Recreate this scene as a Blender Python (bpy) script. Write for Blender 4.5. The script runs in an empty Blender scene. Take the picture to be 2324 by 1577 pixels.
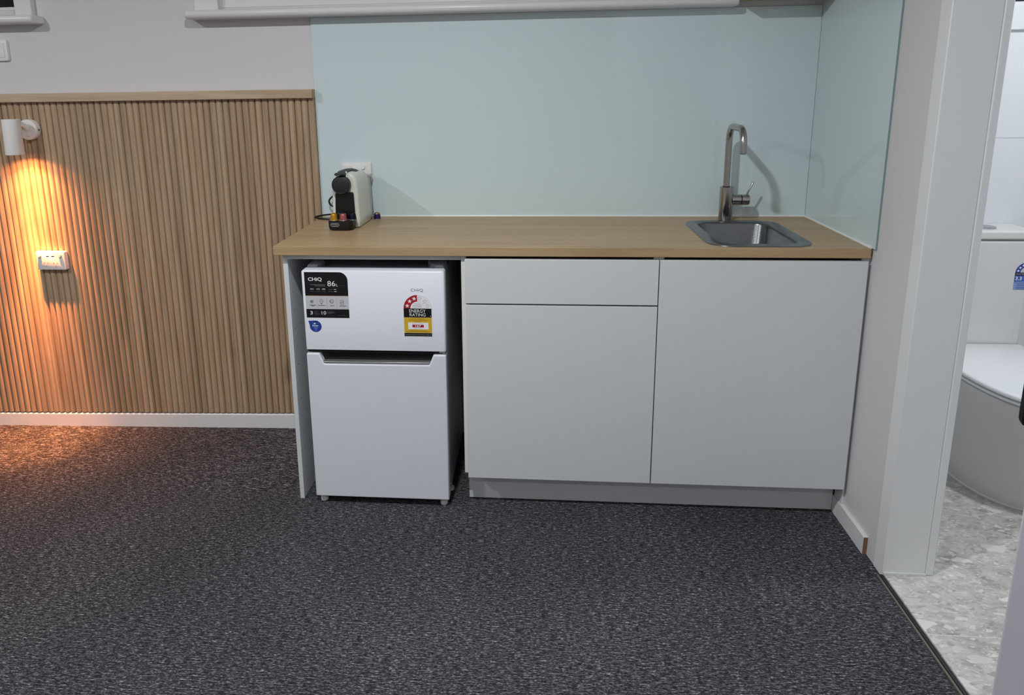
import bpy, bmesh, math, random
from mathutils import Vector, Matrix
random.seed(7)
C = bpy.context.scene.collection
sc = bpy.context.scene
PI = math.pi

# ------------------------------------------------------------------ measured dimensions (metres)
H, TT, D, W = 0.9254, 0.0297, 0.5614, 1.8662       # worktop height / thickness / depth / width
CEIL = 2.42

# ------------------------------------------------------------------ helpers
def lin(c):
    return tuple(((v/255)/12.92 if v/255 <= .04045 else ((v/255+.055)/1.055)**2.4) for v in c) + (1,)

class MB:
    def __init__(s): s.bm = bmesh.new()
    def box(s, x0, x1, y0, y1, z0, z1, mi=0):
        v = [s.bm.verts.new((x, y, z)) for z in (z0, z1) for y in (y0, y1) for x in (x0, x1)]
        for q in ((0,2,3,1),(4,5,7,6),(0,1,5,4),(2,6,7,3),(1,3,7,5),(0,4,6,2)):
            s.bm.faces.new([v[i] for i in q]).material_index = mi
        return s
    def loft(s, rings, cap0=True, cap1=True, closed=True, mi=0):
        R = [[s.bm.verts.new(p) for p in r] for r in rings]
        n = len(R[0])
        for a, b in zip(R, R[1:]):
            for i in range(n if closed else n-1):
                j = (i+1) % n
                s.bm.faces.new((a[i], a[j], b[j], b[i])).material_index = mi
        if cap0: s.bm.faces.new(R[0][::-1]).material_index = mi
        if cap1: s.bm.faces.new(R[-1]).material_index = mi
        return s
    def cyl(s, p0, p1, r0, r1=None, n=28, mi=0, cap0=True, cap1=True):
        return s.tube([p0, p1], [r0, r1 if r1 is not None else r0], n, mi, cap0, cap1)
    def tube(s, pts, rad, n=16, mi=0, cap0=True, cap1=True):
        pts = [Vector(p) for p in pts]
        if not hasattr(rad, '__len__'): rad = [rad]*len(pts)
        rings = []; prev = None
        for i, p in enumerate(pts):
            t = (pts[min(i+1, len(pts)-1)] - pts[max(i-1, 0)])
            if t.length < 1e-9: t = prev_t
            t = t.normalized(); prev_t = t
            if prev is None:
                a = Vector((0, 0, 1)) if abs(t.z) < .9 else Vector((1, 0, 0))
                u = t.cross(a).normalized()
            else:
                u = (prev - t*prev.dot(t)).normalized()
            prev = u; w = t.cross(u)
            rings.append([p + (u*math.cos(2*PI*k/n) + w*math.sin(2*PI*k/n))*rad[i] for k in range(n)])
        return s.loft(rings, cap0, cap1, True, mi)
    def lathe(s, prof, c=(0,0,0), axis='z', n=32, mi=0):
        # prof: list of (radius, height); axis direction
        M = {'z': lambda r,h,a: (r*math.cos(a), r*math.sin(a), h),
             '-y': lambda r,h,a: (r*math.cos(a), -h, r*math.sin(a)),
             'x': lambda r,h,a: (h, r*math.cos(a), r*math.sin(a))}[axis]
        rings = [[Vector(M(r, h, 2*PI*k/n)) + Vector(c) for k in range(n)] for r, h in prof]
        return s.loft(rings, True, True, True, mi)
    def prism(s, poly, y0, y1, mi=0):      # polygon in x,z extruded along y
        return s.loft([[(x, y0, z) for x, z in poly], [(x, y1, z) for x, z in poly]], mi=mi)
    def flat(s, poly, y, mi=0):            # flat polygon in x,z plane
        s.bm.faces.new([s.bm.verts.new((x, y, z)) for x, z in poly]).material_index = mi
        return s
    def add_mesh(s, me, M, mi=0):
        n0 = len(s.bm.faces)
        t = bmesh.new(); t.from_mesh(me); t.transform(M)
        mp = {v: s.bm.verts.new(v.co) for v in t.verts}
        for f in t.faces:
            try: s.bm.faces.new([mp[v] for v in f.verts]).material_index = mi
            except ValueError: pass
        t.free(); return s
    def build(s, name, mat, parent=None, smooth=35, bevel=0, seg=2, loc=None, local=False):
        bmesh.ops.recalc_face_normals(s.bm, faces=s.bm.faces)
        me = bpy.data.meshes.new(name)
        if parent is None and loc is None:
            xs = [v.co for v in s.bm.verts]
            loc = ((min(v.x for v in xs)+max(v.x for v in xs))/2, (min(v.y for v in xs)+max(v.y for v in xs))/2, min(v.z for v in xs))
        if parent is not None: off = root_of(parent)
        else: off = Vector(loc)
        if not local:
            for v in s.bm.verts: v.co -= off
        s.bm.to_mesh(me); s.bm.free()
        for m in (mat if isinstance(mat, (list, tuple)) else [mat]): me.materials.append(m)
        if smooth:
            for p in me.polygons: p.use_smooth = True
            me.set_sharp_from_angle(angle=math.radians(smooth))
        o = bpy.data.objects.new(name, me); C.objects.link(o)
        if parent is not None: o.parent = parent
        else: o.location = loc
        if bevel:
            b = o.modifiers.new('bevel', 'BEVEL'); b.width = bevel; b.segments = seg
            b.limit_method = 'ANGLE'; b.angle_limit = math.radians(50); b.harden_normals = False
        return o

def root_of(o):
    p = Vector((0, 0, 0))
    while o is not None:
        p += o.location; o = o.parent
    return p

def tag(o, label, cat, group=None):
    o['label'] = label; o['category'] = cat
    if group: o['group'] = group
    return o
def thing(name, loc, label, cat, group=None, rz=0):
    o = bpy.data.objects.new(name, None); C.objects.link(o)
    o.location = loc; o.rotation_euler = (0, 0, rz); o.empty_display_size = .05
    return tag(o, label, cat, group)
def struct(o, label=None, cat=None):
    o['kind'] = 'structure'
    if label: o['label'] = label
    if cat: o['category'] = cat
    return o
def copy_tree(o, parent=None):
    c = o.copy(); C.objects.link(c)
    if parent: c.parent = parent
    for ch in o.children: copy_tree(ch, c)
    return c

def rrect(x0, x1, y0, y1, r, n=6):
    """rounded rectangle outline, counter clockwise; r: one radius or 4 (SW, SE, NE, NW)"""
    if not hasattr(r, '__len__'): r = [r]*4
    out = []
    for (cx, cy, a0, rr) in ((x0+r[0], y0+r[0], PI, r[0]), (x1-r[1], y0+r[1], 1.5*PI, r[1]), (x1-r[2], y1-r[2], 0, r[2]), (x0+r[3], y1-r[3], .5*PI, r[3])):
        for k in range(n+1):
            a = a0 + k/n*PI/2
            out.append((cx+rr*math.cos(a), cy+rr*math.sin(a)))
    return out

def text_mesh(txt, size=1, bold=0, spacing=1):
    cu = bpy.data.curves.new('t', 'FONT'); cu.body = txt; cu.size = size; cu.offset = bold
    cu.align_x = 'CENTER'; cu.align_y = 'CENTER'; cu.space_character = spacing; cu.resolution_u = 3
    o = bpy.data.objects.new('t', cu); C.objects.link(o)
    dg = bpy.context.evaluated_depsgraph_get(); dg.update()
    me = bpy.data.meshes.new_from_object(o.evaluated_get(dg))
    bpy.data.objects.remove(o); bpy.data.curves.remove(cu)
    return me
def put_text(mb, txt, x0, x1, z0, z1, y, mi=0, bold=0.0, spacing=1, keep=False):
    """fit text into the rectangle x0..x1, z0..z1 on the plane y (reads from -y)"""
    me = text_mesh(txt, 1, bold, spacing)
    vx = [v.co.x for v in me.vertices]; vy = [v.co.y for v in me.vertices]
    a, b, c, d = min(vx), max(vx), min(vy), max(vy)
    sx, sz = (x1-x0)/(b-a), (z1-z0)/(d-c)
    M = Matrix(((sx, 0, 0, x0-a*sx), (0, 0, 0, y), (0, sz, 0, z0-c*sz), (0, 0, 0, 1)))
    mb.add_mesh(me, M, mi); bpy.data.meshes.remove(me)
def star(cx, cz, r, rot=PI/2, k=.42):
    return [(cx+(r if i % 2 == 0 else r*k)*math.cos(rot+i*PI/5), cz+(r if i % 2 == 0 else r*k)*math.sin(rot+i*PI/5)) for i in range(10)]
def outline(mb, poly, w, y, mi=0, closed=True):
    n = len(poly)
    for i in range(n if closed else n-1):
        a, b = Vector(poly[i]), Vector(poly[(i+1) % n])
        d = b-a
        if d.length < 1e-7: continue
        d.normalize(); t = Vector((-d.y, d.x))*w/2; e = d*w/2
        mb.flat([tuple(a-e-t), tuple(b+e-t), tuple(b+e+t), tuple(a-e+t)], y, mi)
def bar(mb, x0, x1, z, h, y, mi=0): mb.flat([(x0, z-h/2), (x1, z-h/2), (x1, z+h/2), (x0, z+h/2)], y, mi)
def arc(cx, cz, r, a0, a1, n=24): return [(cx+r*math.cos(a0+(a1-a0)*k/n), cz+r*math.sin(a0+(a1-a0)*k/n)) for k in range(n+1)]

# ------------------------------------------------------------------ materials
def mat(name, col, rough=.5, metal=0, spec=.5, **kw):
    m = bpy.data.materials.new(name); m.use_nodes = True
    b = m.node_tree.nodes['Principled BSDF']
    b.inputs['Base Color'].default_value = lin(col); b.inputs['Roughness'].default_value = rough
    b.inputs['Metallic'].default_value = metal; b.inputs['Specular IOR Level'].default_value = spec
    for k, v in kw.items(): b.inputs[k.replace('_', ' ')].default_value = v
    return m
class NT:
    def __init__(s, m):
        s.t = m.node_tree; s.b = s.t.nodes['Principled BSDF']
    def n(s, kind, **kw):
        nd = s.t.nodes.new('ShaderNode'+kind)
        for k, v in kw.items():
            if k.startswith('i_'):
                key = k[2:].replace('_', ' ')
                nd.inputs[int(key) if key.isdigit() else key].default_value = v
            else: setattr(nd, k, v)
        return nd
    def l(s, a, b): s.t.links.new(a, b)
    def coords(s, scale=(1,1,1), kind='Object'):
        tc = s.n('TexCoord'); mp = s.n('Mapping'); mp.inputs['Scale'].default_value = scale
        s.l(tc.outputs[kind], mp.inputs['Vector']); return mp.outputs[0]
    def ramp(s, src, stops):
        r = s.n('ValToRGB'); s.l(src, r.inputs[0])
        e = r.color_ramp.elements
        while len(e) < len(stops): e.new(.5)
        for el, (p, c) in zip(e, stops):
            el.position = p; el.color = lin(c) if len(c) == 3 and max(c) > 1 else (tuple(c)+(1,) if len(c) == 3 else c)
        return r.outputs[0]
    def bump(s, src, strength, dist):
        b = s.n('Bump', i_Strength=strength, i_Distance=dist); s.l(src, b.inputs['Height']); s.l(b.outputs[0], s.b.inputs['Normal'])
    def mix(s, fac, a, b, mode='MIX'):
        m = s.n('Mix', data_type='RGBA', blend_type=mode)
        for v, k in ((fac, 0), (a, 6), (b, 7)):
            if isinstance(v, (int, float, tuple)): m.inputs[k].default_value = v
            else: s.l(v, m.inputs[k])
        return m.outputs[2]
    def math(s, op, a, b=0):
        m = s.n('Math', operation=op)
        for i, v in enumerate((a, b)):
            if isinstance(v, (int, float)): m.inputs[i].default_value = v
            else: s.l(v, m.inputs[i])
        return m.outputs[0]

def plaster(name, col, bump=.08, rough=.55, sc_=90):
    m = mat(name, col, rough, spec=.3); t = NT(m)
    n = t.n('TexNoise', i_Scale=sc_, i_Detail=3.0); t.l(t.coords(), n.inputs['Vector']); t.bump(n.outputs[0], bump, .002)
    return m
M_WALL = plaster('wall_paint', (212, 209, 211))
M_CEIL = plaster('ceiling_paint', (232, 230, 228))
M_TRIM = plaster('gloss_trim_paint', (222, 221, 222), .05, .28, 40)
M_JAMB = plaster('jamb_paint', (228, 229, 230), .06, .35, 30)
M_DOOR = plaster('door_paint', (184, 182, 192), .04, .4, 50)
M_CAB = mat('white_melamine', (212, 215, 217), .33, spec=.4)
M_CARC = mat('carcass_melamine', (222, 221, 217), .45, spec=.3)
M_MDF = mat('raw_mdf', (132, 100, 78), .9)
M_GLASS = mat('painted_glass', (205, 220, 224), .06, spec=.5)
M_GLASS_EDGE = mat('glass_edge', (128, 152, 152), .25)
M_SEAL = mat('white_sealant', (226, 228, 226), .35)
M_FRIDGE = mat('fridge_enamel', (222, 224, 233), .3, spec=.45)
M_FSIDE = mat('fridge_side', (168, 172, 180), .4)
M_FGREY = mat('fridge_grey_plastic', (176, 176, 182), .45)
M_BLACK = mat('black_plastic', (11, 10, 12), .42)
M_DARK = mat('dark_cavity', (10, 10, 12), .6)
M_SILVER = mat('silver_trim', (190, 188, 190), .35, .8)
M_BLK_MATTE = mat('matte_black', (26, 26, 30), .5)
M_WPLAST = mat('white_plastic', (228, 226, 224), .35)
M_MACHINE = mat('machine_white', (214, 218, 208), .3)
M_TANK = mat('tank_smoke', (176, 182, 184), .15)
M_LAMP = mat('lamp_white', (232, 229, 226), .45)
M_CERAMIC = mat('ceramic', (214, 216, 214), .12, spec=.5)
M_CERAMIC_L = mat('toilet_seat', (236, 240, 243), .2, spec=.5)
M_CHROME = mat('chrome', (180, 182, 188), .15, 1)
M_SCREW = mat('screw_steel', (70, 68, 66), .3, 1)
M_PANE = mat('night_pane', (16, 14, 20), .03, spec=.5)
M_TILEW = mat('bathroom_tile', (222, 226, 230), .2, spec=.5)
M_STRIP = mat('threshold_metal', (60, 58, 64), .4, .6)

def steel(name, col, rough, stretch):
    m = mat(name, col, rough, 1); t = NT(m)
    n = t.n('TexNoise', i_Scale=60.0, i_Detail=4.0); t.l(t.coords(stretch), n.inputs['Vector'])
    r = t.n('MapRange', i_3=rough-.07, i_4=rough+.1); t.l(n.outputs[0], r.inputs[0]); t.l(r.outputs[0], t.b.inputs['Roughness'])
    t.bump(n.outputs[0], .05, .0005)
    return m
M_STEEL = steel('brushed_steel', (176, 171, 167), .22, (12, 12, .6))
M_SINK = steel('sink_steel', (122, 124, 126), .27, (.6, 12, 12))

def oak(name, base, dark, light, grain='z', pitch=None, rough=.45):
    m = mat(name, base, rough, spec=.3); t = NT(m)
    # scale: fine across the grain, long along it
    s = {'z': (22, 22, 1.6), 'x': (1.5, 26, 26)}[grain]
    vec = t.coords(s)
    if pitch:                                 # a different board every flute
        tc = t.n('TexCoord'); sx = t.n('SeparateXYZ'); t.l(tc.outputs['Object'], sx.inputs[0])
        idx = t.math('FLOOR', t.math('DIVIDE', sx.outputs[0], pitch))
        wn = t.n('TexWhiteNoise', noise_dimensions='1D'); t.l(idx, wn.inputs['W'])
        add = t.n('VectorMath', operation='ADD'); t.l(vec, add.inputs[0])
        scl = t.n('VectorMath', operation='SCALE', i_Scale=40.0); t.l(wn.outputs['Color'], scl.inputs[0]); t.l(scl.outputs[0], add.inputs[1])
        vec = add.outputs[0]
    n1 = t.n('TexNoise', i_Scale=1.0, i_Detail=5.0, i_Roughness=.6, i_Distortion=.6); t.l(vec, n1.inputs['Vector'])
    n2 = t.n('TexNoise', i_Scale=7.0, i_Detail=3.0, i_Roughness=.7); t.l(vec, n2.inputs['Vector'])
    w = t.n('TexNoise', i_Scale=.35, i_Detail=2.0, i_Distortion=2.2); t.l(vec, w.inputs['Vector'])
    rings = t.math('FRACT', t.math('MULTIPLY', w.outputs[0], 9.0))
    c = t.ramp(n1.outputs[0], [(.28, dark), (.5, base), (.75, light)])
    c = t.mix(t.math('MULTIPLY', t.ramp(rings, [(.0, (1,1,1)), (.3, (0,0,0)), (1, (.25,.25,.25))]), .36), c, lin(dark))
    c = t.mix(t.math('MULTIPLY', t.ramp(n2.outputs[0], [(.42, (1,1,1)), (.56, (0,0,0))]), .16), c, lin(dark))
    if pitch:
        v = t.n('MapRange', i_3=.82, i_4=1.08); t.l(wn.outputs['Value'], v.inputs[0])
        hs = t.n('HueSaturation'); t.l(v.outputs[0], hs.inputs['Value']); t.l(c, hs.inputs['Color']); c = hs.outputs[0]
    t.l(c, t.b.inputs['Base Color']); t.bump(n2.outputs[0], .06, .001)
    return m
PITCH = .02623
M_FLUTE = oak('oak_flutes', (180, 155, 128), (154, 128, 101), (194, 171, 144), 'z', PITCH)
M_CAP = oak('oak_cap', (190, 168, 142), (162, 140, 114), (206, 186, 160), 'x')
M_BENCH = oak('oak_worktop', (175, 149, 114), (158, 132, 98), (185, 160, 124), 'x', rough=.38)
M_SHELF = oak('oak_shelf', (196, 178, 140), (166, 146, 106), (212, 196, 160), 'x')

def carpet():
    m = mat('carpet', (66, 65, 72), .95, spec=.1); t = NT(m)
    n1 = t.n('TexNoise', i_Scale=1.0, i_Detail=4.0, i_Roughness=.75); t.l(t.coords((125, 290, 200)), n1.inputs['Vector'])
    n2 = t.n('TexNoise', i_Scale=1.0, i_Detail=2.0, i_Roughness=.6); t.l(t.coords((45, 230, 60)), n2.inputs['Vector'])
    n3 = t.n('TexNoise', i_Scale=2.2, i_Detail=3.0); t.l(t.coords(), n3.inputs['Vector'])
    f = t.math('ADD', t.math('MULTIPLY', n1.outputs[0], .62), t.math('MULTIPLY', n2.outputs[0], .38))
    f = t.math('ADD', f, t.math('MULTIPLY', t.math('SUBTRACT', n3.outputs[0], .5), .05))
    c = t.ramp(f, [(.38, (26, 26, 30)), (.48, (56, 55, 60)), (.56, (100, 99, 105)), (.66, (190, 189, 193))])
    t.l(c, t.b.inputs['Base Color']); t.bump(f, .8, .006)
    return m
M_CARPET = carpet()

def terrazzo():
    m = mat('terrazzo_tile', (178, 178, 176), .3, spec=.5); t = NT(m)
    vec = t.coords((1, 1, 1))
    dn = t.n('TexNoise', i_Scale=9.0, i_Detail=4.0); t.l(vec, dn.inputs['Vector'])
    dv = t.n('VectorMath', operation='SCALE', i_Scale=.05); t.l(dn.outputs['Color'], dv.inputs[0])
    av = t.n('VectorMath', operation='ADD'); t.l(vec, av.inputs[0]); t.l(dv.outputs[0], av.inputs[1])
    st = t.n('Mapping'); st.inputs['Scale'].default_value = (.75, 1.3, 1); st.inputs['Rotation'].default_value = (0, 0, .5); t.l(av.outputs[0], st.inputs[0])
    nb = t.n('TexNoise', i_Scale=14.0, i_Detail=6.0, i_Roughness=.7, i_Distortion=1.0); t.l(st.outputs[0], nb.inputs['Vector'])
    c = t.ramp(nb.outputs[0], [(.3, (128, 126, 121)), (.47, (178, 177, 172)), (.7, (204, 203, 199))])
    for scl, thr, hi, lo in ((130, .62, (216, 215, 209), (150, 149, 144)), (62, .74, (220, 219, 213), (152, 151, 146)), (24, .88, (224, 223, 218), (190, 190, 185))):
        v = t.n('TexVoronoi', feature='F1', i_Scale=float(scl)); t.l(st.outputs[0], v.inputs['Vector'])
        v2 = t.n('TexVoronoi', feature='DISTANCE_TO_EDGE', i_Scale=float(scl)); t.l(st.outputs[0], v2.inputs['Vector'])
        sep = t.n('SeparateColor'); t.l(v.outputs['Color'], sep.inputs[0])
        pick = t.math('MULTIPLY', t.math('GREATER_THAN', sep.outputs[1], thr), t.math('GREATER_THAN', v2.outputs['Distance'], .06))
        chip = t.mix(sep.outputs[2], lin(hi), lin(lo))
        c = t.mix(t.math('MULTIPLY', pick, .85), c, chip)
    t.l(c, t.b.inputs['Base Color'])
    return m
M_TERR = terrazzo()
M_GROUT = mat('grout', (206, 205, 200), .8)

# ================================================================== THE SETTING
def floor_z(x, y):                       # the old carpeted floor dips towards the far left
    zx = -.014 + (x+1.527)*.0172
    zx = max(-.02, min(.009, zx))
    wy = max(0, min(1, (y+.52)/.22)); wx = max(0, min(1, (.0-x)/.08))
    return zx*wy*wx
b = MB()
xs = [-3.2+.25*i for i in range(5)] + [-1.9+.1*i for i in range(18)] + [-.14, -.08, -.04, 0, .05, .3, .8, 1.3, 1.8662]
ys = [-4.4, -3.5, -2.8, -2, -1.4, -1, -.7] + [-.56+.04*i for i in range(15)]
xs = sorted(set(round(v, 4) for v in xs))
g = [[b.bm.verts.new((x, y, floor_z(x, y))) for y in ys] for x in xs]
for i in range(len(xs)-1):
    for j in range(len(ys)-1): b.bm.faces.new((g[i][j], g[i+1][j], g[i+1][j+1], g[i][j+1]))
struct(b.build('floor', M_CARPET, loc=(0, 0, 0)), 'dark grey flecked loop carpet', 'carpet')

# back wall with two window openings
W1 = (-1.85, -1.115, 1.74, 2.22); W2 = (-.39, 1.50, 1.728, 2.22)
b = MB()
def wall_x(b, x0, x1, y0, y1, z0, z1, holes):
    cur = x0
    for (a, c, d, e) in sorted(holes):
        b.box(cur, a, y0, y1, z0, z1); b.box(a, c, y0, y1, z0, d); b.box(a, c, y0, y1, e, z1); cur = c
    b.box(cur, x1, y0, y1, z0, z1)
wall_x(b, -3.2, 1.8662, 0, .12, -.03, CEIL, [W1, W2])
struct(b.build('wall_back', M_WALL), 'white painted back wall', 'wall')
# side wall with the bathroom doorway
YJ, YD, TX = -.8253, -1.56, 2.004
b = MB()
b.box(W, TX, -.773, .32, -.03, CEIL); b.box(W, TX, -4.4, YD-.05, -.03, CEIL); b.box(W, TX, YD-.05, -.773, 2.06, CEIL)
struct(b.build('wall_right', M_WALL), 'white side wall with doorway', 'wall')
struct(MB().box(-3.32, -3.2, -4.4, .12, -.03, CEIL).build('wall_left', M_WALL), None, None)
struct(MB().box(-3.32, TX, -4.52, -4.4, -.03, CEIL).build('wall_front', M_WALL), None, None)
struct(MB().box(-3.32, 3.5, -4.52, .4, CEIL, CEIL+.1).build('ceiling', M_CEIL), None, None)

# door lining on the far side of the doorway, and around it
b = MB()
b.box(W-.003, 1.985, YJ, -.773, 0, 2.06)
b.box(1.985, TX+.002, YJ-.0035, -.773, .012, 2.06)
struct(b.build('trim_1', M_JAMB, bevel=.0025), 'white painted door lining beside the bathroom doorway', 'door frame')
b = MB(); b.box(W-.003, TX+.002, YD-.05, YD, 0, 2.06); b.box(W-.003, TX+.002, YD, YJ, 2.02, 2.06)
struct(b.build('trim_2', M_JAMB, bevel=.0025), None, None)
b = MB(); b.box(1.868, 1.985, YJ-.004, YJ, .012, .016)
struct(b.build('trim_3', M_SEAL), 'white sealant line at foot of door lining', 'sealant')
b = MB(); b.box(W-.008, W+.002, YD, YJ+.002, -.01, .007); b.box(W-.0135, W-.008, YD, YJ+.004, -.01, .004, 1)
struct(b.build('trim_4', [M_STRIP, mat('carpet_edge', (112, 104, 94), .9)], bevel=.001), 'dark metal threshold strip between carpet and tiles', 'threshold')

# baseboards
b = MB()
ring = []
for x in (-3.2, -1.527, -.846, -.192, .021):
    zt = .0445 + (max(x, -1.6)+1.517)*.0218; zb = -.03
    ring.append([(x, 0, zb), (x, -.022, zb), (x, -.022, zt-.004), (x, -.018, zt), (x, 0, zt)])
b.loft(ring)
struct(b.build('baseboard_back', M_TRIM, smooth=0), 'white skirting board under the fluted oak panel', 'baseboard')
b = MB(); b.box(W-.013, W, -.722, -.489, -.01, .058)
b.bm.faces.ensure_lookup_table()
b.box(W-.0128, W-.0002, -.7225, -.722, -.01, .0575, 1)
struct(b.build('baseboard_right', [M_TRIM, M_MDF], bevel=.0015), 'short white skirting with raw brown end on side wall', 'baseboard')

# windows --------------------------------------------------------
def window(name, hole, sill_x0, sill_x1, label, z_sill, arch, rail):
    x0, x1, z0, z1 = hole
    r = bpy.data.objects.new(name, None); C.objects.link(r); r.location = (x0, 0, z0)
    struct(r, label, 'window')
    f = MB()
    f.box(x0-arch, x0+.045, -.026, .0, z_sill+.0312, z1+.05); f.box(x1-.045, x1+arch, -.026, 0, z_sill+.0312, z1+.05)
    f.box(x0+.045, x1-.045, -.018, 0, z1-.03, z1+.05)
    f.build('window_frame', M_TRIM, r, bevel=.003)
    s = MB()
    s.box(x0+.001, x0+.05, .001, .05, z0, z1); s.box(x1-.05, x1-.001, .001, .05, z0, z1)
    s.box(x0+.05, x1-.05, .001, .05, z0, z0+rail); s.box(x0+.05, x1-.05, .001, .05, z1-.05, z1)
    s.build('sash', M_TRIM, r, bevel=.002)
    MB().box(x0+.05, x1-.05, .03, .036, z0+rail, z1-.05).build('pane', M_PANE, r)
    # bullnosed sill
    n = 10
    prof = [(0, z_sill), (0, z_sill+.031)] + [(-.0625-.0155*math.sin(PI*k/n), z_sill+.0155+.0155*math.cos(PI*k/n)) for k in range(n+1)]
    q = MB()
    rings = []
    for (x, inset) in ((sill_x0, .010), (sill_x0+.003, .004), (sill_x0+.010, 0), (sill_x1-.010, 0), (sill_x1-.003, .004), (sill_x1, .010)):
        zc = z_sill+.0155
        rings.append([(x, min(0, y+inset if y < -.03 else y), zc+(z-zc)*(1-inset*18)) for y, z in prof])
    q.loft(rings)
    q.build('sill', M_TRIM, r)
    return r
window('window_1', W1, -1.95, -1.062, 'white framed window with dark glass above the light switch', 1.684, .024, .012)
window('window_2', W2, -.460, 1.556, 'wide window with white bullnose sill above the splashback', 1.6845, .05, .10)

# bathroom shell ---------------------------------------------------
YB = .2
struct(MB().box(W+.0015, 3.5, -2.2, YB, -.05, .012).build('floor_bathroom', M_TERR), 'grey terrazzo tiled bathroom floor', 'floor')
b = MB()
for y in (-1.067, -.465): b.box(W+.004, 3.4, y-.0015, y+.0015, .0118, .0124)
for x in (2.60, 3.2): b.box(x-.0015, x+.0015, -2.2, YB, .0118, .0124)
struct(b.build('trim_5', M_GROUT), 'pale grout joints of the bathroom floor tiles', 'grout')
WB = (2.45, 3.1, 1.70, 2.2)
def tiled_wall(name, boxes, mt):
    b = MB()
    for bx in boxes: b.box(*bx)
    return b.build(name, mt)
struct(tiled_wall('wall_bathroom_back', [(TX, WB[0], YB, .32, 0, CEIL), (WB[1], 3.5, YB, .32, 0, CEIL), (WB[0], WB[1], YB, .32, 0, WB[2]), (WB[0], WB[1], YB, .32, WB[3], CEIL)], M_TILEW), 'white tiled bathroom wall behind the toilet', 'wall')
b = MB()
for z in (1.198,): b.box(TX, 3.4, YB-.0004, YB+.001, z-.0015, z+.0015)
for x in (2.30, 2.90): b.box(x-.0015, x+.0015, YB-.0004, YB+.001, 0, 1.594)
struct(b.build('trim_6', mat('tile_joint', (188, 192, 196), .8)), 'thin joints of the white bathroom wall tiles', 'grout')
struct(MB().box(3.38, 3.5, -2.2, .32, 0, CEIL).build('wall_bathroom_right', M_TILEW), None, None)
struct(MB().box(TX, 3.5, -2.32, -2.2, 0, CEIL).build('wall_bathroom_front', M_TILEW), None, None)
r = bpy.data.objects.new('window_3', None); C.objects.link(r); r.location = (WB[0], YB, WB[2]); struct(r, 'bathroom window with white frame above the toilet', 'window')
f = MB(); f.box(WB[0]-.05, WB[1]+.05, YB-.012, YB+.06, 1.598, 1.688); f.box(WB[0]-.05, WB[0], YB-.012, YB+.06, 1.688, WB[3]+.05); f.box(WB[1], WB[1]+.05, YB-.012, YB+.06, 1.688, WB[3]+.05)
f.build('window_frame', M_TILEW, r, bevel=.003)
MB().box(WB[0], WB[1], YB+.03, YB+.036, 1.688, WB[3]).build('pane', M_PANE, r)

# bathroom door, swung open into the room ----------------------------------
dl = bpy.data.objects.new('door_1', None); C.objects.link(dl)
hx, hy = W-.008, YD+.004
ex, ey = 1.3538, -2.0429                     # latch edge (room-side corner)
struct(dl, 'white bathroom door standing open at the right edge', 'door')
dv = Vector((ex-hx, ey-hy)); L = dv.length; ang = math.atan2(dv.y, dv.x)
dl.location = (hx, hy, 0); dl.rotation_euler = (0, 0, ang)
MB().box(0, L, 0, .036, .012, 2.01).build('door_leaf', M_DOOR, dl, bevel=.002, local=True)
# black privacy handle on each face, standing close to the leaf
for (ya, yb, yc_) in ((-.0005, -.024, -1), (.0365, .060, 1)):
    b = MB()
    o1 = rrect(L-.075, L-.035, 1.052, 1.19, .012, 5); o2 = rrect(L-.072, L-.038, 1.055, 1.187, .012, 5)
    b.loft([[(x, ya, z) for x, z in o1], [(x, yb-.004*yc_, z) for x, z in o1], [(x, yb, z) for x, z in o2]])
    b.build('door_handle', M_BLACK, dl, local=True)

# ================================================================== FLUTED PANEL
t = thing('fluted_wall_panel', (-.9, 0, .05), 'fluted oak wall panel with cap rail left of the worktop', 'wall panel')
b = MB()
NF = 68; sg = 8
top, bot = [], []
ptsx = []
for k in range(NF):
    xr = .0006 - k*PITCH
    for i in range(sg+1):
        a = PI*i/sg
        x = xr - PITCH/2 + (PITCH/2-.0006)*math.cos(a)
        y = -.0100 - .0125*max(0, math.sin(a))**.62
        ptsx.append((x, y))
def zb_(x): return .0505 + (x+1.517)*.0215
front_t = [b.bm.verts.new((x, y, 1.388)) for x, y in ptsx]; front_b = [b.bm.verts.new((x, y, zb_(x))) for x, y in ptsx]
back_t = [b.bm.verts.new((x, -.0005, 1.388)) for x, y in ptsx]; back_b = [b.bm.verts.new((x, -.0005, zb_(x))) for x, y in ptsx]
for i in range(len(ptsx)-1):
    b.bm.faces.new((front_t[i], front_b[i], front_b[i+1], front_t[i+1]))
    b.bm.faces.new((back_t[i], back_t[i+1], back_b[i+1], back_b[i]))
    b.bm.faces.new((front_b[i], back_b[i], back_b[i+1], front_b[i+1]))
    b.bm.faces.new((front_t[i], front_t[i+1], back_t[i+1], back_t[i]))
b.bm.faces.new((front_t[0], back_t[0], back_b[0], front_b[0])); b.bm.faces.new((front_t[-1], front_b[-1], back_b[-1], back_t[-1]))
b.build('fluted_boards', M_FLUTE, t, smooth=40)
MB().box(.0006-NF*PITCH, .0006, -.041, -.0005, 1.388, 1.4217).build('cap_rail', M_CAP, t, bevel=.0025)

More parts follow.
